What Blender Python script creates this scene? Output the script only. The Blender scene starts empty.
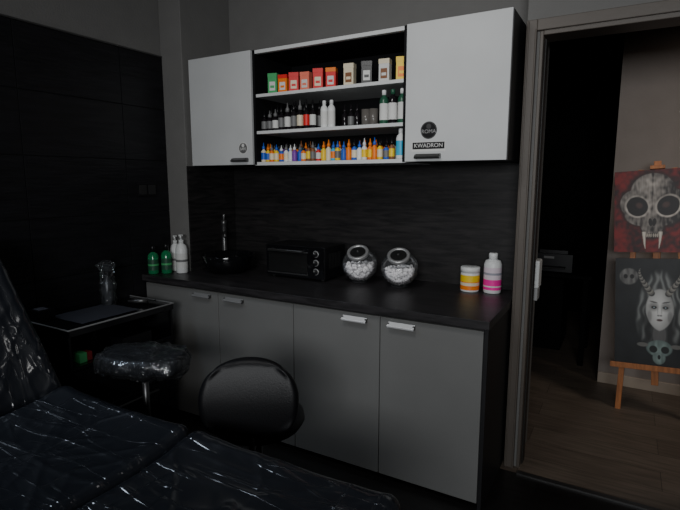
import bpy, math, random
from mathutils import Vector, Matrix, noise
random.seed(7)
SC=bpy.context.scene
COL=SC.collection

# ------------------------------------------------------------ materials
MATS={}
def mat(name,col,rough=.5,metal=0,bump=0,bscale=60,var=0,vscale=8,trans=0,coat=0,spec=.5,emit=0,stretch=(1,1,1),alpha=1,ior=1.45,coat_rough=.05):
    if name in MATS: return MATS[name]
    m=bpy.data.materials.new(name);m.use_nodes=True
    nt=m.node_tree;b=nt.nodes['Principled BSDF']
    b.inputs['Base Color'].default_value=(*col,1)
    b.inputs['Roughness'].default_value=rough
    b.inputs['Metallic'].default_value=metal
    b.inputs['Specular IOR Level'].default_value=spec
    b.inputs['Transmission Weight'].default_value=trans
    b.inputs['Coat Weight'].default_value=coat
    b.inputs['Coat Roughness'].default_value=coat_rough
    b.inputs['IOR'].default_value=ior
    b.inputs['Alpha'].default_value=alpha
    tc=nt.nodes.new('ShaderNodeTexCoord');mp=nt.nodes.new('ShaderNodeMapping')
    mp.inputs['Scale'].default_value=stretch
    nt.links.new(tc.outputs['Object'],mp.inputs[0])
    n=nt.nodes.new('ShaderNodeTexNoise');n.inputs['Scale'].default_value=vscale;n.inputs['Detail'].default_value=6
    nt.links.new(mp.outputs[0],n.inputs['Vector'])
    cr=nt.nodes.new('ShaderNodeValToRGB')
    v=max(var,.04)
    cr.color_ramp.elements[0].position=.3;cr.color_ramp.elements[1].position=.7
    cr.color_ramp.elements[0].color=(*[c*(1-v) for c in col],1)
    cr.color_ramp.elements[1].color=(*[min(1,c*(1+v)) for c in col],1)
    nt.links.new(n.outputs['Fac'],cr.inputs[0]);nt.links.new(cr.outputs[0],b.inputs['Base Color'])
    if bump:
        n2=nt.nodes.new('ShaderNodeTexNoise');n2.inputs['Scale'].default_value=bscale;n2.inputs['Detail'].default_value=5
        nt.links.new(mp.outputs[0],n2.inputs['Vector'])
        bp=nt.nodes.new('ShaderNodeBump');bp.inputs['Strength'].default_value=bump;bp.inputs['Distance'].default_value=.01
        nt.links.new(n2.outputs['Fac'],bp.inputs['Height']);nt.links.new(bp.outputs[0],b.inputs['Normal'])
    MATS[name]=m;return m

def wood(name,c1,c2,rough,axis_scale,bump=.1,scale=6,spec=.5):
    m=bpy.data.materials.new(name);m.use_nodes=True
    nt=m.node_tree;b=nt.nodes['Principled BSDF'];b.inputs['Roughness'].default_value=rough;b.inputs['Specular IOR Level'].default_value=spec
    tc=nt.nodes.new('ShaderNodeTexCoord');mp=nt.nodes.new('ShaderNodeMapping');mp.inputs['Scale'].default_value=axis_scale
    nt.links.new(tc.outputs['Object'],mp.inputs[0])
    n=nt.nodes.new('ShaderNodeTexNoise');n.inputs['Scale'].default_value=scale;n.inputs['Detail'].default_value=9;n.inputs['Roughness'].default_value=.65;n.inputs['Distortion'].default_value=.6
    nt.links.new(mp.outputs[0],n.inputs['Vector'])
    cr=nt.nodes.new('ShaderNodeValToRGB');cr.color_ramp.elements[0].position=.35;cr.color_ramp.elements[1].position=.68
    cr.color_ramp.elements[0].color=(*c1,1);cr.color_ramp.elements[1].color=(*c2,1)
    nt.links.new(n.outputs['Fac'],cr.inputs[0]);nt.links.new(cr.outputs[0],b.inputs['Base Color'])
    bp=nt.nodes.new('ShaderNodeBump');bp.inputs['Strength'].default_value=bump;bp.inputs['Distance'].default_value=.004
    nt.links.new(n.outputs['Fac'],bp.inputs['Height']);nt.links.new(bp.outputs[0],b.inputs['Normal'])
    MATS[name]=m;return m

def planks(name,c1,c2,rough=.4):
    m=bpy.data.materials.new(name);m.use_nodes=True
    nt=m.node_tree;b=nt.nodes['Principled BSDF'];b.inputs['Roughness'].default_value=rough
    tc=nt.nodes.new('ShaderNodeTexCoord')
    br=nt.nodes.new('ShaderNodeTexBrick');br.inputs['Scale'].default_value=1
    br.inputs['Brick Width'].default_value=1.3;br.inputs['Row Height'].default_value=.19;br.inputs['Mortar Size'].default_value=.0015
    br.inputs['Color1'].default_value=(*c1,1);br.inputs['Color2'].default_value=(*c2,1);br.inputs['Mortar'].default_value=(*[c*.4 for c in c1],1)
    nt.links.new(tc.outputs['Object'],br.inputs['Vector'])
    mp=nt.nodes.new('ShaderNodeMapping');mp.inputs['Scale'].default_value=(1.2,14,1)
    nt.links.new(tc.outputs['Object'],mp.inputs[0])
    n=nt.nodes.new('ShaderNodeTexNoise');n.inputs['Scale'].default_value=4;n.inputs['Detail'].default_value=8
    nt.links.new(mp.outputs[0],n.inputs['Vector'])
    mx=nt.nodes.new('ShaderNodeMix');mx.data_type='RGBA';mx.blend_type='MULTIPLY';mx.inputs[0].default_value=.8
    nt.links.new(br.outputs['Color'],mx.inputs[6]);nt.links.new(n.outputs['Fac'],mx.inputs[7])
    nt.links.new(mx.outputs[2],b.inputs['Base Color'])
    MATS[name]=m;return m

def wrapmat(name,col,scale=1.6,strength=.4,dist=.006,width=.028,lines=3,cr_=.12):
    """black upholstery under stretched cling film: clear glossy coat with a few fine creases"""
    m=bpy.data.materials.new(name);m.use_nodes=True
    nt=m.node_tree;b=nt.nodes['Principled BSDF']
    b.inputs['Base Color'].default_value=(*col,1);b.inputs['Roughness'].default_value=.42;b.inputs['Specular IOR Level'].default_value=.3
    b.inputs['Coat Weight'].default_value=.9;b.inputs['Coat Roughness'].default_value=cr_
    tc=nt.nodes.new('ShaderNodeTexCoord')
    hs=[]
    for rot,st,sc in ((.6,(1,4,1),scale),(-.8,(4.5,1,1),scale*.9),(.05,(1,7,2),scale*1.2))[:lines]:
        mp=nt.nodes.new('ShaderNodeMapping');mp.inputs['Rotation'].default_value=(0,.2,rot);mp.inputs['Scale'].default_value=st
        nt.links.new(tc.outputs['Object'],mp.inputs[0])
        n=nt.nodes.new('ShaderNodeTexNoise')
        n.inputs['Scale'].default_value=sc;n.inputs['Detail'].default_value=1;n.inputs['Distortion'].default_value=.3
        nt.links.new(mp.outputs[0],n.inputs['Vector'])
        a=nt.nodes.new('ShaderNodeMath');a.operation='SUBTRACT';a.inputs[1].default_value=.5;nt.links.new(n.outputs['Fac'],a.inputs[0])
        c=nt.nodes.new('ShaderNodeMath');c.operation='ABSOLUTE';nt.links.new(a.outputs[0],c.inputs[0])
        d=nt.nodes.new('ShaderNodeMapRange');d.inputs['From Min'].default_value=0;d.inputs['From Max'].default_value=width;d.inputs['To Min'].default_value=1;d.inputs['To Max'].default_value=0;d.interpolation_type='SMOOTHSTEP'
        nt.links.new(c.outputs[0],d.inputs['Value']);hs.append(d.outputs[0])
    s=hs[0]
    for h in hs[1:]:
        a=nt.nodes.new('ShaderNodeMath');a.operation='ADD';nt.links.new(s,a.inputs[0]);nt.links.new(h,a.inputs[1]);s=a.outputs[0]
    bp=nt.nodes.new('ShaderNodeBump');bp.inputs['Strength'].default_value=strength;bp.inputs['Distance'].default_value=dist
    nt.links.new(s,bp.inputs['Height']);nt.links.new(bp.outputs[0],b.inputs['Coat Normal'])
    MATS[name]=m;return m
def thin_glass(name,tint=(.93,.96,.96),gloss=.9,bump=0,base=0.0,ior=1.4):
    m=bpy.data.materials.new(name);m.use_nodes=True;nt=m.node_tree
    nt.nodes.remove(nt.nodes['Principled BSDF']);o=nt.nodes['Material Output']
    t=nt.nodes.new('ShaderNodeBsdfTransparent');t.inputs[0].default_value=(*tint,1)
    g=nt.nodes.new('ShaderNodeBsdfGlossy');g.inputs['Roughness'].default_value=.05;g.inputs['Color'].default_value=(gloss,gloss,gloss,1)
    lw=nt.nodes.new('ShaderNodeFresnel');lw.inputs['IOR'].default_value=ior
    mx=nt.nodes.new('ShaderNodeMixShader');nt.links.new(lw.outputs[0],mx.inputs[0]);nt.links.new(t.outputs[0],mx.inputs[1]);nt.links.new(g.outputs[0],mx.inputs[2]);nt.links.new(mx.outputs[0],o.inputs[0])
    if base:
        df=nt.nodes.new('ShaderNodeBsdfDiffuse');df.inputs[0].default_value=(.8,.83,.86,1)
        m2=nt.nodes.new('ShaderNodeMixShader');m2.inputs[0].default_value=base
        nt.links.new(mx.outputs[0],m2.inputs[1]);nt.links.new(df.outputs[0],m2.inputs[2]);nt.links.new(m2.outputs[0],o.inputs[0])
    if bump:
        n=nt.nodes.new('ShaderNodeTexNoise');n.inputs['Scale'].default_value=50;bp=nt.nodes.new('ShaderNodeBump');bp.inputs['Strength'].default_value=1;bp.inputs['Distance'].default_value=bump
        tc=nt.nodes.new('ShaderNodeTexCoord');nt.links.new(tc.outputs['Object'],n.inputs['Vector'])
        nt.links.new(n.outputs['Fac'],bp.inputs['Height']);nt.links.new(bp.outputs[0],g.inputs['Normal']);nt.links.new(bp.outputs[0],lw.inputs['Normal'])
    MATS[name]=m;return m

paint=mat('grey_wall_paint',(.155,.152,.146),.85,bump=.15,bscale=90)
paint2=mat('corridor_paint',(.24,.21,.19),.85,bump=.1)
shadepaint=mat('painted_shade',(.006,.006,.006),.95,spec=.1)  # near-black wall colour stands in for the shade of the unlit corridor depth
ceilm=mat('ceiling_paint',(.09,.09,.09),.9)
tile=mat('black_tile',(.0085,.0085,.010),.42,bump=.3,bscale=9,stretch=(1,1,7),var=.3,vscale=5,spec=.35)
grout=mat('grout',(.002,.002,.002),.9)
floor_d=planks('dark_floor',(.010,.009,.009),(.016,.015,.014))
floor_l=planks('oak_floor',(.18,.14,.11),(.23,.185,.145),.5)
splash=wood('backsplash_wood',(.006,.006,.0065),(.024,.022,.022),.5,(1,1,9),.06,5,.3)
ctop=wood('countertop_wood',(.010,.0095,.010),(.038,.035,.037),.4,(1,9,9),.12,5)
doorU=mat('silver_laminate',(.53,.54,.54),.4,var=.06,vscale=3,bump=.03,bscale=200)
doorL=mat('grey_laminate',(.155,.155,.15),.42,var=.06,vscale=3,bump=.03,bscale=200)
shelfm=mat('shelf_laminate',(.62,.63,.63),.45)
blackin=mat('black_carcass',(.006,.006,.007),.7,spec=.15)
carc=mat('dark_side_panel',(.010,.010,.011),.5)
chrome=mat('chrome',(.75,.75,.76),.12,1)
steel=mat('brushed_steel',(.45,.45,.45),.38,.6)
litsteel=mat('handle_lit',(.8,.8,.8),.35,.2)  # brighter handle metal for the right pair, highlight put into the colour
dsteel=mat('dark_steel',(.12,.12,.12),.35,.8)
blk=mat('black_plastic',(.006,.006,.007),.35)
blkm=mat('black_matt',(.004,.004,.004),.9,spec=.1)
blkg=mat('black_gloss',(.005,.005,.006),.1,coat=.3)
leather=mat('black_leather',(.005,.005,.006),.42,bump=.1,bscale=200,spec=.28)
rub=mat('rubber',(.008,.008,.008),.7)
white=mat('white_plastic',(.7,.71,.7),.4)
paper=mat('white_paper',(.62,.62,.6),.7)
glass=thin_glass('clear_glass',(.97,.98,.98),.9,0,.03,1.3)
cotton=mat('cotton_white',(.9,.87,.88),.9,bump=.4)
frameM=mat('door_frame_bronze',(.10,.085,.072),.45,bump=.05)
frameD=mat('door_frame_dark',(.02,.018,.016),.5)
pine=mat('easel_pine',(.4,.15,.05),.5,var=.3,vscale=10,stretch=(6,6,1))
filmc=thin_glass('cling_film_loose',(.93,.95,.97),1,.004,.014,1.45)
wrap=wrapmat('wrapped_black_vinyl',(.006,.0075,.011))
wrap2=wrapmat('wrapped_pad',(.006,.007,.010),7,.9,.008,.05,3,.08)
def cm(n,c,r=.45): return mat(n,c,r)
red=cm('red_card',(.65,.02,.02));orange=cm('orange',(.8,.19,.01));peach=cm('peach_card',(.8,.20,.13));grn=cm('green_card',(.06,.38,.13))
yel=cm('yellow',(.82,.55,.02));blue=cm('blue',(.02,.10,.48));cyan=cm('cyan',(.03,.38,.62));pink=cm('pink_label',(.85,.02,.33));purple=cm('purple',(.2,.05,.35))
brown=cm('brown',(.2,.08,.03));cream=cm('cream',(.7,.62,.45));greenliq=mat('green_soap',(.02,.34,.13),.1,trans=.5)
dkbottle=mat('dark_bottle',(.010,.008,.010),.15)

# ------------------------------------------------------------ mesh builder
class MB:
    def __init__(s,name): s.n=name;s.v=[];s.f=[];s.m=[];s.sm=[];s.mats=[]
    def mi(s,m):
        if m not in s.mats: s.mats.append(m)
        return s.mats.index(m)
    def add(s,vs,fs,m,smooth=False,M=None):
        o=len(s.v)
        s.v+= [(M@Vector(v)) if M else Vector(v) for v in vs]
        i=s.mi(m)
        for f in fs: s.f.append([a+o for a in f]);s.m.append(i);s.sm.append(smooth)
        return s
    def box(s,lo,hi,m,M=None):
        x0,y0,z0=lo;x1,y1,z1=hi
        return s.add([(x0,y0,z0),(x1,y0,z0),(x1,y1,z0),(x0,y1,z0),(x0,y0,z1),(x1,y0,z1),(x1,y1,z1),(x0,y1,z1)],
          [(0,3,2,1),(4,5,6,7),(0,1,5,4),(1,2,6,5),(2,3,7,6),(3,0,4,7)],m,False,M)
    def lathe(s,prof,c,m,seg=20,M=None,smooth=True,cap=True):
        vs=[];fs=[]
        for r,z in prof:
            for k in range(seg):
                a=2*math.pi*k/seg;vs.append((c[0]+r*math.cos(a),c[1]+r*math.sin(a),c[2]+z))
        for i in range(len(prof)-1):
            for k in range(seg):
                k2=(k+1)%seg;fs.append((i*seg+k,i*seg+k2,(i+1)*seg+k2,(i+1)*seg+k))
        if cap:
            fs.append(tuple(range(seg))[::-1]);fs.append(tuple((len(prof)-1)*seg+k for k in range(seg)))
        return s.add(vs,fs,m,smooth,M)
    def tube(s,pts,r,m,seg=10,M=None):
        pts=[Vector(p) for p in pts];vs=[];fs=[];n=len(pts)
        up=None
        for i,p in enumerate(pts):
            t=(pts[min(i+1,n-1)]-pts[max(i-1,0)]).normalized()
            if up is None:
                up=Vector((0,0,1)) if abs(t.z)<.9 else Vector((1,0,0))
            a=(up-t*up.dot(t)).normalized();up=a;b=t.cross(a)
            rr=r[i] if isinstance(r,(list,tuple)) else r
            for k in range(seg):
                q=2*math.pi*k/seg;vs.append(p+a*rr*math.cos(q)+b*rr*math.sin(q))
        for i in range(n-1):
            for k in range(seg):
                k2=(k+1)%seg;fs.append((i*seg+k,i*seg+k2,(i+1)*seg+k2,(i+1)*seg+k))
        fs.append(tuple(range(seg))[::-1]);fs.append(tuple((n-1)*seg+k for k in range(seg)))
        return s.add(vs,fs,m,True,M)
    def cushion(s,c,h,r,m,n=(24,24,6),fn=None,M=None):
        vs=[];fs=[];idx={}
        def vid(i,j,k):
            key=(i,j,k)
            if key not in idx:
                p=Vector((h[0]*(2*i/n[0]-1),h[1]*(2*j/n[1]-1),h[2]*(2*k/n[2]-1)))
                q=Vector([max(-(h[a]-r),min(h[a]-r,p[a])) for a in range(3)])
                d=p-q
                if d.length>1e-9: p=q+d.normalized()*r
                if fn: p=fn(p)
                idx[key]=len(vs);vs.append(p+Vector(c))
            return idx[key]
        a,b,d=n
        for i in range(a):
            for j in range(b):
                fs.append((vid(i,j,0),vid(i,j+1,0),vid(i+1,j+1,0),vid(i+1,j,0)))
                fs.append((vid(i,j,d),vid(i+1,j,d),vid(i+1,j+1,d),vid(i,j+1,d)))
        for i in range(a):
            for k in range(d):
                fs.append((vid(i,0,k),vid(i+1,0,k),vid(i+1,0,k+1),vid(i,0,k+1)))
                fs.append((vid(i,b,k),vid(i,b,k+1),vid(i+1,b,k+1),vid(i+1,b,k)))
        for j in range(b):
            for k in range(d):
                fs.append((vid(0,j,k),vid(0,j,k+1),vid(0,j+1,k+1),vid(0,j+1,k)))
                fs.append((vid(a,j,k),vid(a,j+1,k),vid(a,j+1,k+1),vid(a,j,k+1)))
        return s.add(vs,fs,m,True,M)
    def build(s,bevel=0,loc=None,rot=None,seg=2):
        if loc is None:
            xs=[v.x for v in s.v];ys=[v.y for v in s.v];zs=[v.z for v in s.v]
            o=Vector(((min(xs)+max(xs))/2,(min(ys)+max(ys))/2,min(zs)))
            vs=[v-o for v in s.v]
        else: o=Vector(loc);vs=s.v
        me=bpy.data.meshes.new(s.n);me.from_pydata([tuple(v) for v in vs],[],s.f)
        for m in s.mats: me.materials.append(m)
        for i,p in enumerate(me.polygons): p.material_index=s.m[i];p.use_smooth=s.sm[i]
        me.update()
        ob=bpy.data.objects.new(s.n,me);COL.objects.link(ob);ob.location=o
        if rot: ob.rotation_euler=rot
        if bevel:
            b=ob.modifiers.new('bevel','BEVEL');b.width=bevel;b.segments=seg;b.limit_method='ANGLE';b.angle_limit=math.radians(40)
        return ob
def parent(child,par):
    child.parent=par;child.matrix_parent_inverse=Matrix.Translation(-par.location)
def simple(name,lo,hi,m,bevel=0): return MB(name).box(lo,hi,m).build(bevel)
def text(name,body,size,loc,rot,m,par=None,ext=.0006):
    c=bpy.data.curves.new(name,'FONT');c.body=body;c.size=size;c.align_x='CENTER';c.align_y='CENTER';c.extrude=ext
    o=bpy.data.objects.new(name,c);COL.objects.link(o);o.location=loc;o.rotation_euler=rot;c.materials.append(m)
    if par: parent(o,par)
    return o

# ------------------------------------------------------------ room
YB=.08; XL=-2.18; H=2.85
simple('floor',(XL-.1,-4.7,-.05),(2.7,-.2,0),floor_d)
simple('floor_corridor',(-1.2,-.2,-.05),(2.7,3.6,0),floor_l)
simple('trim_threshold',(.105,-.215,0),(.98,-.185,.008),dsteel)
simple('ceiling',(XL-.1,-4.7,H),(2.7,3.6,H+.05),ceilm)
WL=simple('wall_left',(XL-.1,-4.7,0),(XL-.012,YB+.1,H),paint)
simple('wall_back',(XL-.012,YB,0),(.02,YB+.1,H),paint)
simple('wall_column',(XL-.011,-.37,0),(-2.0,YB-.001,H),paint,.004)
w=MB('wall_door')
w.box((.03,-.14,0),(.09,YB+.1,H),paint)
w.box((.09,-.14,2.19),(1.0,0,H),paint)
w.box((1.0,-.14,0),(2.7,0,H),paint).build()
simple('wall_right',(2.7,-4.7,0),(2.8,3.6,H),paint)
w=MB('wall_front')
w.box((XL-.1,-4.8,0),(2.8,-4.7,.95),paint);w.box((XL-.1,-4.8,2.35),(2.8,-4.7,H),paint)
w.box((XL-.1,-4.8,.95),(.1,-4.7,2.35),paint);w.box((1.9,-4.8,.95),(2.8,-4.7,2.35),paint);w.build()
w=MB('window_1')
for a,b in (((.1,-4.8,.95),(.16,-4.7,2.35)),((1.84,-4.8,.95),(1.9,-4.7,2.35)),((.97,-4.8,1.01),(1.03,-4.7,2.29)),((.16,-4.8,.95),(1.84,-4.7,1.01)),((.16,-4.8,2.29),(1.84,-4.7,2.35))):
    w.box(a,b,white)
w.build()
t=MB('tile_cladding')
t.box((XL-.012,-4.6,0),(XL-.004,-.371,2.28),grout)
zs=[2.28-.327*k for k in range(8)]
ys=[-.371,-.69]+[-.69-.6*k for k in range(1,8)]
for i in range(7):
    z1=zs[i];z0=max(0.0,zs[i+1])
    if z1<=0: break
    for j in range(len(ys)-1):
        t.box((XL-.004,max(-4.6,ys[j+1])+.0015,z0+.0015),(XL+.004,ys[j]-.0015,z1-.0015),tile)
parent(t.build(.0015),WL)
parent(simple('trim_tile_edge',(XL-.012,-4.6,2.281),(XL+.006,-.371,2.29),dsteel),WL)
simple('wall_corridor_back',(.40,1.35,0),(2.7,1.45,H),paint2)
simple('wall_corridor_left',(-.75,YB+.11,0),(-.65,3.6,H),shadepaint)
simple('wall_corridor_far',(-1.2,3.5,0),(2.7,3.6,H),shadepaint)
simple('baseboard_corridor',(.40,1.335,0),(2.7,1.35,.08),mat('baseboard_beige',(.36,.3,.24),.5),.003)
f=MB('door_frame')
y=-.165
f.box((.03,y,0),(.078,-.141,2.235),frameM);f.box((.078,y,2.185),(1.06,-.141,2.235),frameM);f.box((1.0,y,0),(1.06,-.141,2.185),frameM)
f.box((.036,y-.006,0),(.044,y,2.23),frameM);f.box((.07,y-.006,0),(.078,y,2.19),frameM)
f.box((.0905,-.15,0),(.106,.0,2.185),frameM);f.box((.985,-.15,0),(.9995,.0,2.17),frameM);f.box((.106,-.15,2.165),(.985,.0,2.1895),frameM)
f.box((.106,-.1,0),(.114,-.04,2.16),frameD)
f.build(.004)
s=MB('light_switch');s.box((XL+.004,-.62,1.4),(XL+.014,-.48,1.48),blk)
for yy in (-.585,-.515): s.box((XL+.014,yy-.028,1.41),(XL+.018,yy+.028,1.47),mat('socket_grey',(.02,.02,.02),.4))
parent(s.build(.002),WL)

# ------------------------------------------------------------ base cabinet
c=MB('base_cabinet')
c.box((-1.998,-.575,.05),(.0,YB-.002,.862),carc)
c.box((XL+.006,-.575,.05),(-1.998,-.372,.862),carc)
c.box((XL+.006,-.53,0),(.0,-.5,.05),blk)
c.box((.0,-.6,0),(.018,YB-.002,.862),carc)
xs=[XL+.008,-1.55,-1.012,-.5,-.001]
for a,b in zip(xs,xs[1:]): c.box((a+.002,-.598,.03),(b-.002,-.578,.848),doorL)
base=c.build(.002)
def handle(mb,x,y,z,w=.13,m=steel,under=None):
    under=under or m
    M=Matrix.Translation((x,y-.016,z))@Matrix.Rotation(math.radians(32),4,'X')
    mb.box((-w/2,-.013,-.002),(w/2,.014,.003),m,M)
    mb.box((-w/2,-.016,-.007),(w/2,-.013,.003),m,M)
    for q in (-w/2+.004,w/2-.004): mb.box((x+q-.004,y-.02,z-.014),(x+q+.004,y,z+.006),under)
hb=MB('handles')
for x,m in ((-1.67,steel),(-1.42,steel),(-.635,litsteel),(-.385,litsteel)): handle(hb,x,-.598,.822,.135,m,dsteel)
o=hb.build(.001);parent(o,base)
ct=MB('countertop')
ct.box((-1.998,-.625,.8635),(.026,YB-.001,.902),ctop)
ct.box((XL+.006,-.625,.8635),(-1.998,-.371,.902),ctop)
parent(ct.build(.002),base)
sp=MB('backsplash_panel')
sp.box((-1.998,YB-.012,.903),(.018,YB-.001,1.591),splash)
sp.box((-1.999,-.372,.903),(-1.985,YB-.012,1.591),splash)
parent(sp.build(),base)

# ------------------------------------------------------------ overhead cabinet
c=MB('overhead_cabinet')
Z0,Z1=1.592,2.25
c.box((-1.976,-.32,Z0),(-1.47,YB-.002,Z1),carc)
c.box((-.497,-.32,Z0),(.006,YB-.002,Z1),carc)
c.box((-1.974,-.342,Z0+.001),(-1.474,-.322,Z1),doorU)
c.box((-.494,-.342,Z0+.001),(.004,-.322,Z1),doorU)
c.box((-1.47,YB-.03,Z0),(-.497,YB-.002,Z1),blackin)
c.box((-1.47,-.325,Z0-.004),(-.497,YB-.03,Z0+.016),shelfm)
c.box((-1.47,-.325,Z1-.02),(-.497,YB-.03,Z1),shelfm)
c.box((-1.454,-.305,Z1-.024),(-.513,YB-.03,Z1-.0205),blackin)
c.box((-1.47,-.33,Z0),(-1.454,YB-.03,Z1),blackin)
c.box((-.513,-.33,Z0),(-.497,YB-.03,Z1),blackin)
for z in (1.788,2.0): c.box((-1.454,-.322,z-.016),(-.513,YB-.03,z+.002),shelfm)
wc=c.build(.0015)
hb=MB('handles');handle(hb,-1.565,-.342,1.625,.12,dsteel);handle(hb,-.37,-.342,1.62,.13,dsteel);o=hb.build(.001);parent(o,wc)
R90=(math.pi/2,0,0)
def disc_sticker(x,z,r,m1,m2,txt,tm):
    s=MB('sticker');M=Matrix.Translation((x,-.342,z))@Matrix.Rotation(math.pi/2,4,'X')
    s.lathe([(r,0),(r,.0008)],(0,0,0),m1,32,M,False);s.lathe([(r*.86,.0008),(r*.86,.0014)],(0,0,0),m2,32,M,False)
    s.lathe([(r*.3,.0014),(r*.3,.0018)],(0,r*.45,0),m1,16,M,False)
    o=s.build();text('sticker_text',txt,r*.62,(x,-.3438,z-r*.15),R90,tm,o);parent(o,wc);return o
disc_sticker(-.37,1.742,.042,mat('sticker_grey',(.05,.05,.05),.4),blk,'ROMA',mat('sticker_print',(.3,.3,.3)))
disc_sticker(-1.545,1.692,.036,paper,mat('sticker_dgrey',(.12,.12,.12),.5),'SAFE',paper)
s=MB('sticker');s.box((-.456,-.3435,1.640),(-.284,-.342,1.688),paper);s.box((-.452,-.3442,1.652),(-.288,-.3435,1.685),blk);o=s.build()
text('sticker_text','KWADRON',.028,(-.37,-.3448,1.6685),R90,paper,o);parent(o,wc)

# ------------------------------------------------------------ shelf goods
def yaw(x,y,z,a): return Matrix.Translation((x,y,z))@Matrix.Rotation(a,4,'Z')
s=MB('product_boxes')
ZT=2.0025
for x,m,hh,tm,lm in ((-1.375,grn,.12,grn,paper),(-1.30,orange,.105,red,paper),(-1.225,red,.11,red,cream),(-1.145,peach,.105,peach,paper),(-1.06,red,.115,red,cream),(-.975,red,.11,orange,paper),(-.86,cream,.12,cream,brown),(-.755,blk,.12,blk,paper),(-.65,paper,.12,cream,brown),(-.555,yel,.12,yel,orange)):
    a=random.uniform(.1,.5);M=yaw(x,-.25,ZT,a)
    s.box((-.028,-.022,0),(.028,.022,hh*.8),m,M)
    s.box((-.029,-.023,hh*.8),(.029,.023,hh),tm,M)
    s.box((-.018,-.0235,hh*.18),(.018,-.0215,hh*.6),lm,M)
    s.box((-.0125,-.024,hh*.3),(.0125,-.0234,hh*.42),m,M)
s.build(.0015)
def bottle(mb,x,y,z,r,h,body,cap,label=None,kind='round',M=None):
    if kind=='dropper':
        mb.lathe([(r*.9,0),(r,.004),(r,h*.55),(r*.45,h*.64),(r*.45,h*.68)],(x,y,z),body,14,M)
        mb.lathe([(r*.6,h*.66),(r*.6,h*.78),(r*.25,h*.84),(r*.13,h)],(x,y,z),cap,12,M)
    elif kind=='jar':
        mb.lathe([(r*.93,0),(r,.005),(r,h*.75),(r*.9,h*.8)],(x,y,z),body,24,M)
        mb.lathe([(r*1.03,h*.78),(r*1.03,h*.98),(r*.95,h)],(x,y,z),cap,24,M)
    else:
        mb.lathe([(r*.9,0),(r,.005),(r,h*.68),(r*.85,h*.76),(r*.42,h*.83),(r*.42,h*.86)],(x,y,z),body,18,M)
        mb.lathe([(r*.5,h*.85),(r*.5,h*.98),(r*.42,h)],(x,y,z),cap,14,M)
    if label:
        top={'dropper':.48,'jar':.68}.get(kind,.6)
        mb.lathe([(r*1.015,h*.12),(r*1.015,h*top)],(x,y,z),label,18,M,True,False)
s=MB('liquid_bottles');ZM=1.7905
dim=mat('dim_label',(.15,.15,.15),.5)
for x in (-1.42,-1.375,-1.33,-1.285,-1.24,-1.19,-1.14,-1.09): 
    bottle(s,x,-.2+random.uniform(-.02,.02),ZM,.019,.16+random.uniform(-.015,.015),dkbottle,blk,random.choice([None,dim]),'dropper')
for x,l,h in ((-1.43,dim,.12),(-1.39,dim,.12),(-1.348,paper,.125),(-1.305,dim,.15),(-1.26,paper,.155),(-1.215,dim,.16),(-1.172,cream,.165),(-1.128,red,.165),(-1.085,paper,.16)):
    bottle(s,x,-.275,ZM,.019,h,dkbottle,random.choice([blk,blk,dim]),l,'dropper')
for x in (-1.015,-.968): bottle(s,x,-.265,ZM,.0215,.15,white,white,paper)
for x in (-.92,-.88,-.84): bottle(s,x,-.2,ZM,.018,.13,dkbottle,dkbottle,dim if x==-.88 else None,'dropper')
for x in (-.755,-.71): s.lathe([(.02,0),(.024,.004),(.026,.085),(.024,.085),(.021,.006)],(x,-.26,ZM),mat('smoked_glass',(.12,.11,.10),.15),18)
dg=mat('dark_green_bottle',(.02,.09,.05),.3)
for x,b,l in ((-.645,dg,paper),(-.595,dkbottle,paper),(-.542,dg,paper)): bottle(s,x,-.27,ZM,.0235,.175,b,dg if b is dkbottle else white,l)
s.build()
s=MB('ink_bottles');ZB=1.6095
cols=[white,blue,orange,cyan,yel,brown,orange,purple,white,orange,blue,cream,red,cyan,orange]
x=-1.437;i=0
while x<-.575:
    c1=cols[(i*7+3)%len(cols)] if random.random()<.65 else random.choice([orange,yel,blue,cream,yel,brown])
    capm=random.choice([blk,orange,blk,c1,blk,blue,dim,white])
    bottle(s,x,-.28+random.uniform(-.008,.008),ZB,.0155,.105+random.uniform(-.012,.012),c1,capm,random.choice([dim,c1,blue,cream,paper,orange,yel]),'dropper')
    bottle(s,x+.016,-.235,ZB,.0155,.115+random.uniform(-.01,.01),random.choice(cols),random.choice([blk,orange,brown,blk]),None,'dropper')
    x+=.0325;i+=1
bottle(s,-.545,-.275,ZB,.024,.155,white,white,cyan)
s.build()

# ------------------------------------------------------------ counter goods
ZC=.9027
def soap(name,x,y,r,h,body,label,capm,pump=False):
    b=MB(name)
    b.lathe([(r*.9,0),(r,.006),(r,h*.62),(r*.8,h*.72),(r*.35,h*.78),(r*.35,h*.8)],(x,y,ZC),body,22)
    b.lathe([(r*1.015,h*.14),(r*1.015,h*.52)],(x,y,ZC),label,22,None,True,False)
    b.lathe([(r*1.02,h*.3),(r*1.02,h*.36)],(x,y,ZC),grn if label!=paper else dim,22,None,True,False)
    if pump:
        b.lathe([(r*.42,h*.78),(r*.42,h*.86),(r*.15,h*.87),(r*.15,h*.95),(r*.4,h*.955),(r*.4,h)],(x,y,ZC),capm,16)
        b.tube([(x,y,ZC+h*.975),(x+.02,y-.02,ZC+h*.98),(x+.035,y-.035,ZC+h*.94)],.0055,capm,8)
    else: b.lathe([(r*.45,h*.79),(r*.45,h*.96),(r*.38,h)],(x,y,ZC),capm,16)
    return b.build()
dlab=mat('green_dark_label',(.02,.08,.045),.4)
soap('soap_bottle',-2.13,-.565,.034,.18,greenliq,dlab,blk)
soap('soap_bottle',-2.07,-.51,.034,.19,greenliq,dlab,blk)
soap('pump_bottle',-1.995,-.45,.038,.25,white,paper,white,True)
soap('pump_bottle',-2.095,-.41,.034,.235,white,paper,white,True)
s=MB('vessel_sink')
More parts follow.
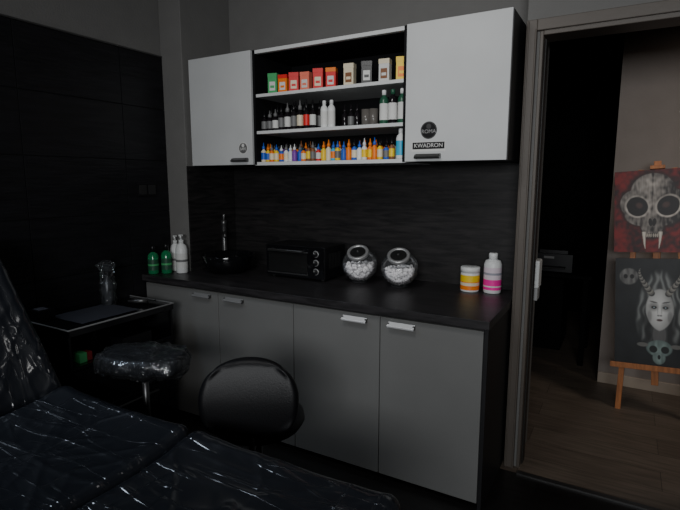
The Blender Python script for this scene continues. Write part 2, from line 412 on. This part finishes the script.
s.lathe([(.10,0),(.115,.006),(.155,.05),(.175,.115),(.172,.119),(.165,.115),(.14,.05),(.09,.022),(.0,.02)],(-1.76,-.27,ZC),blkg,40,None,True,True)
s.build()
f=MB('faucet')
fx,fy=-1.945,-.10
f.lathe([(.028,0),(.028,.012),(.019,.016),(.018,.29),(.02,.295),(.02,.32),(.012,.323)],(fx,fy,ZC),dsteel,20)
f.tube([(fx,fy,ZC+.22),(fx+.03,fy-.04,ZC+.24),(fx+.08,fy-.08,ZC+.235),(fx+.09,fy-.09,ZC+.215)],.011,dsteel)
f.tube([(fx,fy,ZC+.32),(fx+.01,fy-.01,ZC+.345),(fx+.02,fy-.02,ZC+.36)],.006,steel)
f.build()
t=MB('toaster_oven');x0,x1,y0,y1,z0,z1=-1.445,-1.02,-.27,-.02,ZC+.012,ZC+.205
t.box((x0,y0+.012,z0),(x1,y1,z1),blk)
t.box((x0+.004,y0,z0+.004),(x1-.004,y0+.012,z1-.004),blkg)
t.box((x0+.025,y0-.006,z0+.03),(x1-.115,y0,z1-.045),mat('oven_glass',(.012,.012,.012),.15))
for zz in (z0+.022,z1-.036): t.box((x0+.018,y0-.008,zz-.004),(x1-.11,y0,zz+.004),dsteel)
t.tube([(x0+.04,y0-.03,z1-.026),(x1-.13,y0-.03,z1-.026)],.006,dsteel)
for xx in (x0+.05,x1-.14): t.tube([(xx,y0-.03,z1-.026),(xx,y0,z1-.026)],.004,dsteel)
for k,zz in enumerate((z1-.04,z1-.093,z1-.146)):
    M=Matrix.Translation((x1-.055,y0,zz))@Matrix.Rotation(math.pi/2,4,'X')
    t.lathe([(.020,0),(.020,.004)],(0,0,0),steel,24,M);t.lathe([(.0165,.004),(.015,.02),(.013,.021)],(0,0,0),blk,20,M);t.box((-.001,.002,.02),(.001,.013,.0225),white,M)
for xx in (x0+.03,x1-.03):
    for yy in (y0+.04,y1-.03): t.lathe([(.012,0),(.012,.014)],(xx,yy,ZC),rub,12)
for k in range(8): t.box((x1,y0+.06+k*.018,z0+.06),(x1+.001,y0+.068+k*.018,z1-.04),rub)
t.build(.003)
def candy_jar(x,y,ang):
    E=MB('glass_candy_jar');R=.106
    T=Matrix.Translation((x,y,ZC+R*.98))@Matrix.Rotation(ang,4,'Z')@Matrix.Rotation(math.radians(34),4,'X')
    out=[(.0,-.095)]
    N=18
    for k in range(1,N+1):
        a=-math.pi/2+k*(math.radians(150))/N
        out.append((R*math.cos(a)**.9,.095*math.sin(a)))
    rim=out[-1];out.append((rim[0],rim[1]+.010))
    E.lathe(out,(0,0,0),glass,40,T,True,False)
    r=rim[0];z=rim[1]+.004
    E.lathe([(r+.005,z-.002),(r+.007,z+.014),(r+.003,z+.018),(r*.84,z+.018),(r*.8,z+.013)],(0,0,0),steel,40,T,True,False)
    E.lathe([(r*.8,z+.013),(r*.4,z+.015),(0,z+.015)],(0,0,0),mat('lid_dark',(.03,.03,.03),.3,.5),40,T,True,False)
    E.lathe([(.006,z+.015),(.005,z+.018),(.007,z+.021),(.005,z+.024),(0,z+.025)],(0,0,0),dsteel,20,T,True,False)
    E.lathe([(.05,0),(.052,.003),(.04,.010)],(x,y,ZC),glass,28)
    for k in range(520):
        a=random.uniform(0,6.28);h=random.uniform(.018,.108)
        lim=math.sqrt(max(0,.0905**2-(h-.104)**2))
        rr=lim*math.sqrt(random.random())
        M=Matrix.Translation((x+rr*math.cos(a),y+rr*math.sin(a),ZC+h))@Matrix.Rotation(random.uniform(0,3),4,Vector((random.random(),random.random(),.3)).normalized())
        E.lathe([(.0,-.009),(.010,-.006),(.012,.005),(.0,.010)],(0,0,0),cotton,8,M,True,False)
    E.build()
candy_jar(-.85,-.14,math.radians(15));candy_jar(-.595,-.14,math.radians(15))
b=MB('cream_jar');bottle(b,-.215,-.06,ZC,.05,.135,white,white,None,'jar')
b.lathe([(.0508,.012),(.0508,.062)],(-.215,-.06,ZC),orange,28,None,True,False);b.lathe([(.0509,.056),(.0509,.092)],(-.215,-.06,ZC),yel,28,None,True,False);b.lathe([(.051,.035),(.051,.052)],(-.215,-.06,ZC),cream,28,None,True,False);b.build()
b=MB('disinfectant_bottle');x,y=-.10,-.04
b.lathe([(.042,0),(.046,.005),(.046,.155),(.038,.175),(.02,.182),(.02,.186)],(x,y,ZC),white,28)
b.lathe([(.023,.182),(.023,.212),(.02,.215)],(x,y,ZC),white,20)
b.lathe([(.0466,.02),(.0466,.14)],(x,y,ZC),mat('pale_label',(.68,.58,.64),.5),28,None,True,False)
b.lathe([(.0469,.02),(.0469,.075)],(x,y,ZC),pink,28,None,True,False)
b.lathe([(.0472,.035),(.0472,.042)],(x,y,ZC),paper,28,None,True,False)
b.lathe([(.0469,.10),(.0469,.112)],(x,y,ZC),mat('grey_print',(.3,.3,.35)),28,None,True,False)
b.build()

# ------------------------------------------------------------ trolley
t=MB('equipment_trolley');x0,x1,y0,y1=-2.165,-1.79,-1.37,-.73
for yy in (y0+.05,y1-.05):
    for xx in (x0+.05,x1-.05):
        t.lathe([(.01,.06),(.01,.1)],(xx,yy,0),dsteel,8)
        M=Matrix.Translation((xx,yy,.03))@Matrix.Rotation(math.pi/2,4,'Y');t.lathe([(.03,-.012),(.03,.012)],(0,0,0),rub,16,M)
t.box((x0,y0,.1),(x1,y1,.59),blkg)
t.box((x0,y0,.59),(x0+.015,y1,.75),blkg);t.box((x0,y0,.59),(x1,y0+.015,.75),blkg);t.box((x0,y1-.015,.59),(x1,y1,.75),blkg)
t.box((x0,y0,.75),(x1+.012,y1,.78),blkg)
for za,zh in ((.12,.22),(.35,.22)):
    t.box((x1,y0+.01,za),(x1+.012,y1-.01,za+zh),blkg)
    t.tube([(x1+.03,y0+.15,za+zh-.03),(x1+.03,y1-.15,za+zh-.03)],.006,dsteel)
    for yy in (y0+.16,y1-.16): t.tube([(x1+.01,yy,za+zh-.03),(x1+.03,yy,za+zh-.03)],.005,dsteel)
zr=.785
t.tube([(x0+.0,y0-.002,zr),(x1+.01,y0-.002,zr),(x1+.01,y1+.002,zr),(x0,y1+.002,zr)],.0045,steel)
t.box((-1.88,-1.30,.591),(-1.82,-1.26,.64),grn);t.box((-1.88,-1.255,.591),(-1.83,-1.225,.635),mat('dull_red',(.2,.02,.02)));t.box((-1.93,-1.05,.591),(-1.82,-.86,.65),blk)
t.tube([(-1.83,-1.2,.60),(-1.82,-1.08,.60)],[.012,.006],dim)
trol=t.build(.002)
p=MB('folded_towel')
n=16;vs=[];fs=[]
for i in range(n+1):
    for j in range(n+1):
        u,v=i/n,j/n;vs.append((-2.12+.28*u,-1.26+.34*v,.7835+.004*abs(noise.noise(Vector((u*5,v*5,0))))))
for i in range(n):
    for j in range(n): a=i*(n+1)+j;fs.append((a,a+n+1,a+n+2,a+1))
p.add(vs,fs,mat('blue_grey_cloth',(.03,.032,.043),.8),True).build()
b=MB('wrapped_spray_bottle');bx,by,bz=-2.09,-.93,.7825
gbm=mat('grey_bottle',(.05,.052,.056),.3)
b.lathe([(.03,0),(.034,.006),(.034,.12),(.014,.155),(.013,.185)],(bx,by,bz),gbm,20)
b.lathe([(.017,.18),(.017,.2)],(bx,by,bz),rub,16)
b.box((bx-.022,by-.012,bz+.2),(bx+.04,by+.012,bz+.235),gbm);b.box((bx+.012,by-.006,bz+.165),(bx+.02,by+.006,bz+.2),rub)
pr=[(.040,0),(.042,.04),(.040,.09),(.042,.13),(.032,.17),(.034,.2),(.048,.235),(.036,.255),(.012,.262)]
fl=[]
for k in range(len(pr)-1):
    for q in range(4):
        t_=q/4;fl.append((pr[k][0]*(1-t_)+pr[k+1][0]*t_,pr[k][1]*(1-t_)+pr[k+1][1]*t_))
fl.append(pr[-1])
o0=len(b.v);b.lathe(fl,(bx,by,bz),filmc,40,None,False,False)
for i in range(o0,len(b.v)):
    v=b.v[i];d=noise.noise(v*40)*.012+noise.noise(v*90)*.005;c=Vector((bx,by,v.z));b.v[i]=v+(v-c).normalized()*d
b.build()
m=MB('tattoo_machine');M=yaw(-1.93,-.85,.8055,.6)
m.tube([(-.06,0,0),(-.02,0,.0),(.0,0,.0),(.05,0,.0)],[.006,.011,.014,.014],dsteel,14,M);m.tube([(.05,0,.0),(.06,0,.0),(.08,.02,-.006),(.085,.04,-.006)],.0035,rub,8,M)
m.build()
gb=MB('glove_box');gb.box((-2.15,-1.36,.782),(-2.05,-1.27,.84),blk).box((-2.13,-1.34,.84),(-2.07,-1.29,.842),mat('glove_slot',(.1,.1,.12),.5));gb.build(.003)

# ------------------------------------------------------------ armrest
a=MB('wrapped_armrest');ax,ay,az=-1.235,-1.38,.745
def fpad(p):
    q=p.copy()
    s=1-.3*(p.y/.12)**2*(1 if p.y>0 else .4)
    q.x*=s
    q.y*=1-.25*(p.x/.19)**2
    d=noise.noise(p*14)*.012+abs(noise.noise(p*30))*.010
    q+=p.normalized()*d
    return q
M=Matrix.Translation((ax,ay,az))@Matrix.Rotation(.32,4,'Z')
a.cushion((0,0,0),(.188,.118,.034),.033,wrap2,(50,34,8),fpad,M)
def ffilm(p):
    q=fpad(p);n_=Vector((noise.noise(p*24),noise.noise(p*24+Vector((5,0,0))),noise.noise(p*24+Vector((0,7,0)))))
    q+=p.normalized()*(.007+.012*abs(noise.noise(p*20+Vector((3,3,3)))))+n_*.008
    if q.z<0: q.z-=.02*abs(noise.noise(Vector((p.x*25,p.y*25,1))))
    return q
a.cushion((0,0,0),(.192,.122,.038),.036,filmc,(60,44,8),ffilm,M)
vs=[];fs=[];K=60
for i in range(9):
    for k in range(K):
        t_=i/8;r=.125*(1-t_)+.03*t_;an=2*math.pi*k/K;rr=r*(1+.12*math.sin(k*1.3+i*.5))
        vs.append((rr*1.35*math.cos(an),rr*math.sin(an)*.85,-.02-.065*t_+.01*math.sin(k*.9)))
for i in range(8):
    for k in range(K): fs.append((i*K+k,i*K+(k+1)%K,(i+1)*K+(k+1)%K,(i+1)*K+k))
a.add(vs,fs,wrap2,True,M)
a.lathe([(.014,.3),(.014,az-.03)],(ax,ay,0),dsteel,16);a.lathe([(.022,.05),(.022,.42),(.028,.42),(.028,.45),(.016,.455)],(ax,ay,0),dsteel,16)
for k in range(4):
    an=k*math.pi/2+.5;dx,dy=math.cos(an),math.sin(an)
    a.tube([(ax,ay,.07),(ax+dx*.1,ay+dy*.1,.06),(ax+dx*.2,ay+dy*.2,.03)],[.022,.018,.012],dsteel,10)
    a.lathe([(.016,0),(.018,.02),(.01,.03)],(ax+dx*.2,ay+dy*.2,0),rub,12)
a.build()

# ------------------------------------------------------------ stool with back
st=MB('swivel_stool');sx,sy=-.82,-1.14
st.lathe([(.0,.44),(.15,.44),(.185,.455),(.2,.48),(.195,.505),(.17,.52),(.1,.522),(.0,.518)],(sx,sy,0),leather,40,None,True,False)
st.lathe([(.024,.12),(.024,.3),(.014,.3),(.014,.44)],(sx,sy,0),dsteel,16);st.lathe([(.09,.425),(.09,.44)],(sx,sy,0),blk,20)
for k in range(5):
    an=k*2*math.pi/5+.3;dx,dy=math.cos(an),math.sin(an)
    st.tube([(sx,sy,.13),(sx+dx*.12,sy+dy*.12,.11),(sx+dx*.25,sy+dy*.25,.075)],[.024,.018,.013],blk,10)
    Mw=Matrix.Translation((sx+dx*.25,sy+dy*.25,.03))@Matrix.Rotation(an,4,'Z')@Matrix.Rotation(math.pi/2,4,'Y');st.lathe([(.03,-.02),(.03,.02)],(0,0,0),rub,16,Mw)
    st.lathe([(.008,.03),(.008,.08)],(sx+dx*.25,sy+dy*.25,0),blk,8)
bc=Vector((-.685,-1.35,.69));ang=math.atan2(-.84,.54)+math.pi/2
def fback(p):
    u=p.x/.18;v=p.z/.145
    q=p.copy()
    k=math.sqrt(max(0,1-.48*min(1,abs(v))**2.2)) if v>0 else math.sqrt(max(0,1-.30*min(1,abs(v))**2.5))
    q.x*=k
    kz=math.sqrt(max(0,1-.42*min(1,abs(u))**2.2));q.z*=kz
    q.y+= -.03*(u*u)
    e=min(1,math.sqrt(u*u+v*v)/1.1)
    if p.y<0: q.y-= .022*(1-e*e)
    return q
M=Matrix.Translation(bc)@Matrix.Rotation(ang,4,'Z')@Matrix.Rotation(math.radians(-8),4,'X')
st.cushion((0,0,0),(.185,.026,.152),.0255,leather,(34,8,30),fback,M)
st.tube([(sx,sy,.432),(-.73,-1.29,.43),(-.688,-1.345,.47),(-.705,-1.32,.62)],.011,dsteel,10)
st.build()

# ------------------------------------------------------------ tattoo bed
bd=MB('wrapped_tattoo_bed')
def rid(x,y,z):
    a=abs(noise.noise(Vector((x,y,z))))
    return (1-a*4)**2 if a<.25 else 0
def fseat(hx,hy,sd):
    def f(p):
        q=p.copy()
        if p.z>0:
            u=p.x/hx;v=p.y/hy
            q.z+= .026*(abs(v)**3)-.018*(1-abs(v)**2)+.022*abs(u)**5
            sgn=1 if u*v>0 else -1
            a=p.x-sgn*p.y;b_=p.x+sgn*p.y
            q.z+= .0022*rid(a*7,b_*1.2,sd)+.0018*rid(p.x*2,p.y*11,sd+5)+.004*noise.noise(Vector((p.x*5,p.y*5,sd)))
        return q
    return f
yc,hy=-1.94,.335
bd.cushion((-1.07,yc,.60),(.36,hy,.065),.05,wrap,(130,110,8),fseat(.36,hy,1.3))
bd.cushion((-.325,yc,.60),(.38,hy,.065),.05,wrap,(130,110,8),fseat(.38,hy,8.1))
def fb(p):
    q=p.copy()
    if p.z>0:
        u=p.x/.4;v=p.y/hy
        q.z+=.028*abs(v)**3-.014*(1-abs(v)**2)+.003*rid(p.x*2,p.y*12,2)+.003*rid((p.x+p.y)*8,(p.x-p.y)*1.5,4)
    return q
ex=Vector((-.6,0,.8));ez=Vector((.8,0,.6));ey=ez.cross(ex)
Mb=Matrix((( ex.x,ey.x,ez.x,0),(ex.y,ey.y,ez.y,0),(ex.z,ey.z,ez.z,0),(0,0,0,1)))
Mb=Matrix.Translation(Vector((-1.43,yc,.635))+ex*.40-ez*.065)@Mb
bd.cushion((0,0,0),(.40,hy,.065),.05,wrap,(110,90,8),fb,Mb)
bd.box((-1.4,-2.2,.49),(.0,-1.68,.534),blk)
bd.box((-1.05,-2.1,.12),(-.35,-1.78,.49),blk);bd.box((-1.3,-2.2,.0),(-.1,-1.68,.12),blk)
bd.box((-.38,-.2,-.1),(.36,.2,-.066),blk,Mb)
bd.build()

# ------------------------------------------------------------ corridor: easel & paintings
def colmat(name):
    m=bpy.data.materials.new(name);m.use_nodes=True;nt=m.node_tree;b=nt.nodes['Principled BSDF'];b.inputs['Roughness'].default_value=.5
    a=nt.nodes.new('ShaderNodeVertexColor');a.layer_name='Col';nt.links.new(a.outputs[0],b.inputs['Base Color']);return m
def canvas(name,w,h,fn,nx,ny,parentobj,local):
    vs=[];fs=[];cols=[]
    for j in range(ny+1):
        for i in range(nx+1):
            u,v=i/nx,j/ny;vs.append(((u-.5)*w,-.0115,v*h));cols.append(fn(u,v))
    for j in range(ny):
        for i in range(nx): a=j*(nx+1)+i;fs.append((a,a+1,a+nx+2,a+nx+1))
    k=len(vs)
    x0,x1=-w/2,w/2
    vs+=[(x0,-.0112,0),(x1,-.0112,0),(x1,.0115,0),(x0,.0115,0),(x0,-.0112,h),(x1,-.0112,h),(x1,.0115,h),(x0,.0115,h)];cols+=[(.05,.01,.01)]*8
    for f_ in [(0,3,2,1),(4,5,6,7),(0,1,5,4),(1,2,6,5),(2,3,7,6),(3,0,4,7)]: fs.append(tuple(a+k for a in f_))
    me=bpy.data.meshes.new(name);me.from_pydata(vs,[],fs)
    ca=me.color_attributes.new('Col','FLOAT_COLOR','POINT')
    for i,c in enumerate(cols): ca.data[i].color=(*c,1)
    me.materials.append(colmat(name+'_paint'))
    o=bpy.data.objects.new(name,me);COL.objects.link(o);o.parent=parentobj;o.location=local
    return o
def ss(a,b,x):
    t=max(0,min(1,(x-a)/(b-a)));return t*t*(3-2*t)
def ell(u,v,cx,cy,rx,ry): return math.sqrt(((u-cx)/rx)**2+((v-cy)/ry)**2)
def mixc(a,b,t): return tuple(x*(1-t)+y*t for x,y in zip(a,b))
def art1(u,v):
    """cat skull, front view, long fangs, on a brushed dark red ground"""
    n=noise.noise(Vector((u*5,v*6,0)))*.5+.5;n2=noise.noise(Vector((u*20,v*20,4)))*.5+.5;n3=noise.noise(Vector((u*45,v*12,9)))*.5+.5
    c=mixc((.02,.001,.0015),(.25,.008,.008),ss(.3,.75,n*.6+n2*.4))
    U=u-.47;us=abs(U)+.008*(n2-.5)
    skull=min(ell(us,v,0,.74,.27,.22),ell(us,v,.21,.60,.19,.17),ell(us,v,.12,.46,.22,.14),ell(us,v,0,.38,.15,.20))
    c=mixc(c,(.006,.002,.002),(1-ss(1.0,1.35,skull))*.85)
    s=1-ss(.95,1.02,skull)
    dome=ell(us,v,0,.82,.24,.16)
    sh=.3+.5*(1-min(1,dome))+.35*math.exp(-((us-.035)/.025)**2)*ss(.3,.5,v)*(1-ss(.62,.75,v))+(n2-.5)*.6+(n3-.5)*.45
    sh-=.5*math.exp(-(us/.010)**2)*ss(.5,.8,v)
    sh-=.4*max(0,.10+U)*2
    bone=mixc((.015,.011,.010),(.55,.50,.45),max(0,min(1,sh)))
    c=mixc(c,bone,s)
    ex_,ey_=us-.185,v-.56;rx=ex_*.94+ey_*.34;ry=-ex_*.34+ey_*.94
    e=math.sqrt((rx/.135)**2+(ry/.118)**2)
    ring=(1-ss(1.08,1.24,e))*ss(.9,1.0,e)
    c=mixc(c,mixc((.3,.26,.23),(.72,.67,.6),n2),ring*(.55+.45*ss(-.05,.1,-ry)))
    c=mixc(c,(.006,.004,.004),1-ss(.94,1.03,e))
    c=mixc(c,(.12,.06,.05),(1-ss(.3,.8,math.sqrt(((rx+.02)/.075)**2+((ry-.02)/.06)**2)))*.55)
    c=mixc(c,(.008,.005,.005),1-ss(.85,1.08,ell(us,v,.022+.1*(v-.36),.365,.026,.05)))
    c=mixc(c,(.008,.004,.004),(1-ss(.85,1.1,ell(us,v,0,.205,.115,.028)))*.95)
    c=mixc(c,(.02,.012,.012),(1-ss(.6,1.2,ell(us,v,.135,.36,.02,.07)))*.8)
    for k in range(3):
        c=mixc(c,(.5,.45,.38),1-ss(.8,1.1,ell(us,v,.014+k*.024,.205,.009,.024)))
    tt=(.25-v)/.21
    if 0<tt<1:
        fx_=.098-.018*tt*tt;wd=.026*(1-tt)**.7
        c=mixc(c,mixc((.75,.7,.62),(.4,.36,.3),abs(us-fx_)/max(wd,.001)),1-ss(.85,1.1,abs(us-fx_)/max(wd,.001)))
    return c
def art2(u,v):
    n=noise.noise(Vector((u*7,v*9,0)))*.5+.5;n2=noise.noise(Vector((u*30,v*12,4)))*.5+.5
    c=mixc((.004,.005,.006),(.015,.018,.020),n)
    us=abs(u-.55)
    h=ell(us,v,0,.52,.28+.12*(.6-v),.38)
    st_=.5+.5*math.sin((us*70+v*10)+8*n)
    hair=(1-ss(.8,1.05,h))*(.08+.45*st_*st_)*ss(.1,.25,v)
    c=mixc(c,(.42,.45,.44),hair)
    c=mixc(c,(.004,.004,.005),(1-ss(.85,1.2,ell(us,v,0,.42,.2,.27)))*.8)
    c=mixc(c,(.13,.13,.13),(1-ss(.9,1.05,ell(us,v,0,.3,.08,.12)))*.8)
    f=ell(us,v,0,.53,.17,.195)+max(0,.5-v)*us*6
    sh=max(0,min(1,1.15-f*.65-.5*max(0,u-.57)*3+(n-.5)*.2))
    c=mixc(c,mixc((.06,.065,.065),(.74,.75,.74),sh),1-ss(.93,1.03,f))
    c=mixc(c,(.04,.04,.04),(1-ss(.5,1.4,ell(us,v,.07,.558,.06,.04)))*.55)
    e=ell(us,v,.068,.552,.036,.015);c=mixc(c,(.015,.015,.015),1-ss(.7,1.2,e));c=mixc(c,(.4,.5,.55),1-ss(.2,.4,e))
    c=mixc(c,(.04,.04,.04),(1-ss(.7,1.2,ell(us,v-.15*us,.075,.59,.05,.007)))*.85)
    c=mixc(c,(.1,.1,.1),(1-ss(.6,1.2,ell(us,v,.015,.478,.018,.008)))*.8)
    c=mixc(c,(.25,.25,.25),(1-ss(.4,1.3,ell(us,v,.024,.52,.007,.04)))*.5)
    c=mixc(c,(.09,.05,.05),1-ss(.7,1.1,ell(us,v,0,.436,.04,.012)))
    c=mixc(c,(.1,.1,.1),(1-ss(.5,1.3,ell(us,v,.12,.47,.03,.06)))*.5)
    for k in range(26):
        t=k/25;hx=.10+.15*math.sin(t*1.9);hy=.68+.22*t+.02*math.sin(t*3);r=.036*(1-t)+.006
        c=mixc(c,mixc((.04,.04,.04),(.28,.27,.24),(k%3)/2),1-ss(.8,1.1,ell(us,v,hx,hy,r,r*.7)))
    d=ell(u,v,.17,.83,.12,.08);c=mixc(c,mixc((.02,.02,.02),(.26,.26,.25),n2),1-ss(.85,1.05,d))
    for q in (.13,.21): c=mixc(c,(.008,.008,.008),1-ss(.8,1.1,ell(u,v,q,.83,.028,.022)))
    d=min(ell(us,v,0,.175,.16,.08),ell(us,v,0,.09,.08,.065));c=mixc(c,mixc((.02,.04,.04),(.38,.50,.47),max(0,(1-d*.6)*(.3+.8*n2))),1-ss(.9,1.03,d))
    c=mixc(c,(.008,.012,.012),1-ss(.85,1.1,ell(us,v,.07,.165,.05,.034)))
    c=mixc(c,(.008,.012,.012),1-ss(.85,1.1,ell(us,v,.0,.095,.018,.022)))
    d=ell(us,v,.2,.2,.07,.02);c=mixc(c,(.15,.15,.14),1-ss(.85,1.1,d))
    return c
E=bpy.data.objects.new('easel_with_paintings',None);COL.objects.link(E)
ez_=MB('easel_frame')
for sgn in (-1,1):
    p0=Vector((sgn*.20,0,0));p1=Vector((sgn*.08,0,1.58))
    d=(p1-p0);L=d.length;M=Matrix.Translation(p0)@d.to_track_quat('Z','Y').to_matrix().to_4x4()
    ez_.box((-.016,-.008,0),(.016,.024,L),pine,M)
ez_.box((-.02,-.01,.2),(.02,.02,1.63),pine)
ez_.box((-.25,-.045,.30),(.25,.02,.32),pine);ez_.box((-.25,-.05,.30),(.25,-.04,.335),pine)
ez_.box((-.20,-.0,.93),(.20,.02,.97),pine);ez_.box((-.04,-.045,1.578),(.04,.02,1.6),pine)
d=Vector((0,.62,0))-Vector((0,.03,1.5));M=Matrix.Translation((0,.03,1.5))@d.to_track_quat('Z','Y').to_matrix().to_4x4()
ez_.box((-.017,-.01,0),(.017,.014,d.length*.62),pine,M)
o=ez_.build(.002,loc=(0,0,0));o.parent=E
canvas('painting_woman',.45,.69,art2,170,250,E,(.0,-.023,.325))
canvas('painting_skull',.45,.52,art1,170,190,E,(-.01,-.023,1.055))
E.location=(.75,.90,0);E.rotation_euler=(math.radians(-5),math.radians(-4),math.radians(-4))

d=MB('towel_dispenser');d.box((.0905,.04,.93),(.122,.14,1.08),white);d.box((.095,.05,.86),(.118,.13,.93),mat('dim_white',(.35,.35,.35)));d.build(.008,seg=3)
d=MB('office_desk');d.box((-.6,1.6,.72),(.3,2.2,.75),blkm)
for xx in (-.57,.24):
    for yy in (1.63,2.13): d.box((xx,yy,0),(xx+.04,yy+.04,.72),blkm)
d.box((-.2,1.64,.1),(.1,2.12,.7),blkm);d.build(.003)
d=MB('desktop_printer');d.box((-.15,1.68,.752),(.15,2.05,.90),blk);d.box((-.11,1.7,.90),(.11,2.0,.93),blk);d.box((-.1,1.6,.79),(.1,1.68,.8),rub);d.box((-.07,1.677,.86),(.01,1.68,.88),dim);d.build(.008)

# ------------------------------------------------------------ lights
def area(name,loc,target,size,energy,col,sy_=None,spread=180):
    l=bpy.data.lights.new(name,'AREA');l.size=size;l.energy=energy;l.color=col;l.spread=math.radians(spread)
    if sy_: l.shape='RECTANGLE';l.size_y=sy_
    o=bpy.data.objects.new(name,l);COL.objects.link(o);o.location=loc
    o.rotation_euler=(Vector(target)-Vector(loc)).to_track_quat('-Z','Y').to_euler();return o
area('window_daylight',(1.0,-4.66,1.9),(-.6,0,2.1),1.6,33,(.96,.98,1),.8,105)
area('cabinet_fill',(-.5,-1.9,2.78),(-.7,-.2,1.3),.5,6,(1,.99,.97),None,105)  # added fill without a fixture, brightens the cabinet fronts
area('bed_sheen_fill',(-2.05,-2.3,2.45),(-1.0,-1.9,.6),.9,5,(.72,.84,1),.3,100)  # added fill, no lamp there; gives the wrapped bed its bluish sheen
area('corridor_light',(1.7,.3,2.6),(1.0,1.2,.7),.4,3.9,(1,.86,.74),None,105)
W=bpy.data.worlds.new('World');SC.world=W;W.use_nodes=True
W.node_tree.nodes['Background'].inputs[0].default_value=(.35,.45,.6,1);W.node_tree.nodes['Background'].inputs[1].default_value=.1

# ------------------------------------------------------------ camera
cd=bpy.data.cameras.new('camera');cd.sensor_width=36;cd.lens=500/680*36;cd.clip_start=.05
co=bpy.data.objects.new('camera',cd);COL.objects.link(co);co.location=(.497,-2.734,1.5)
co.rotation_euler=(math.radians(90-8.5),0,math.radians(29.74));SC.camera=co
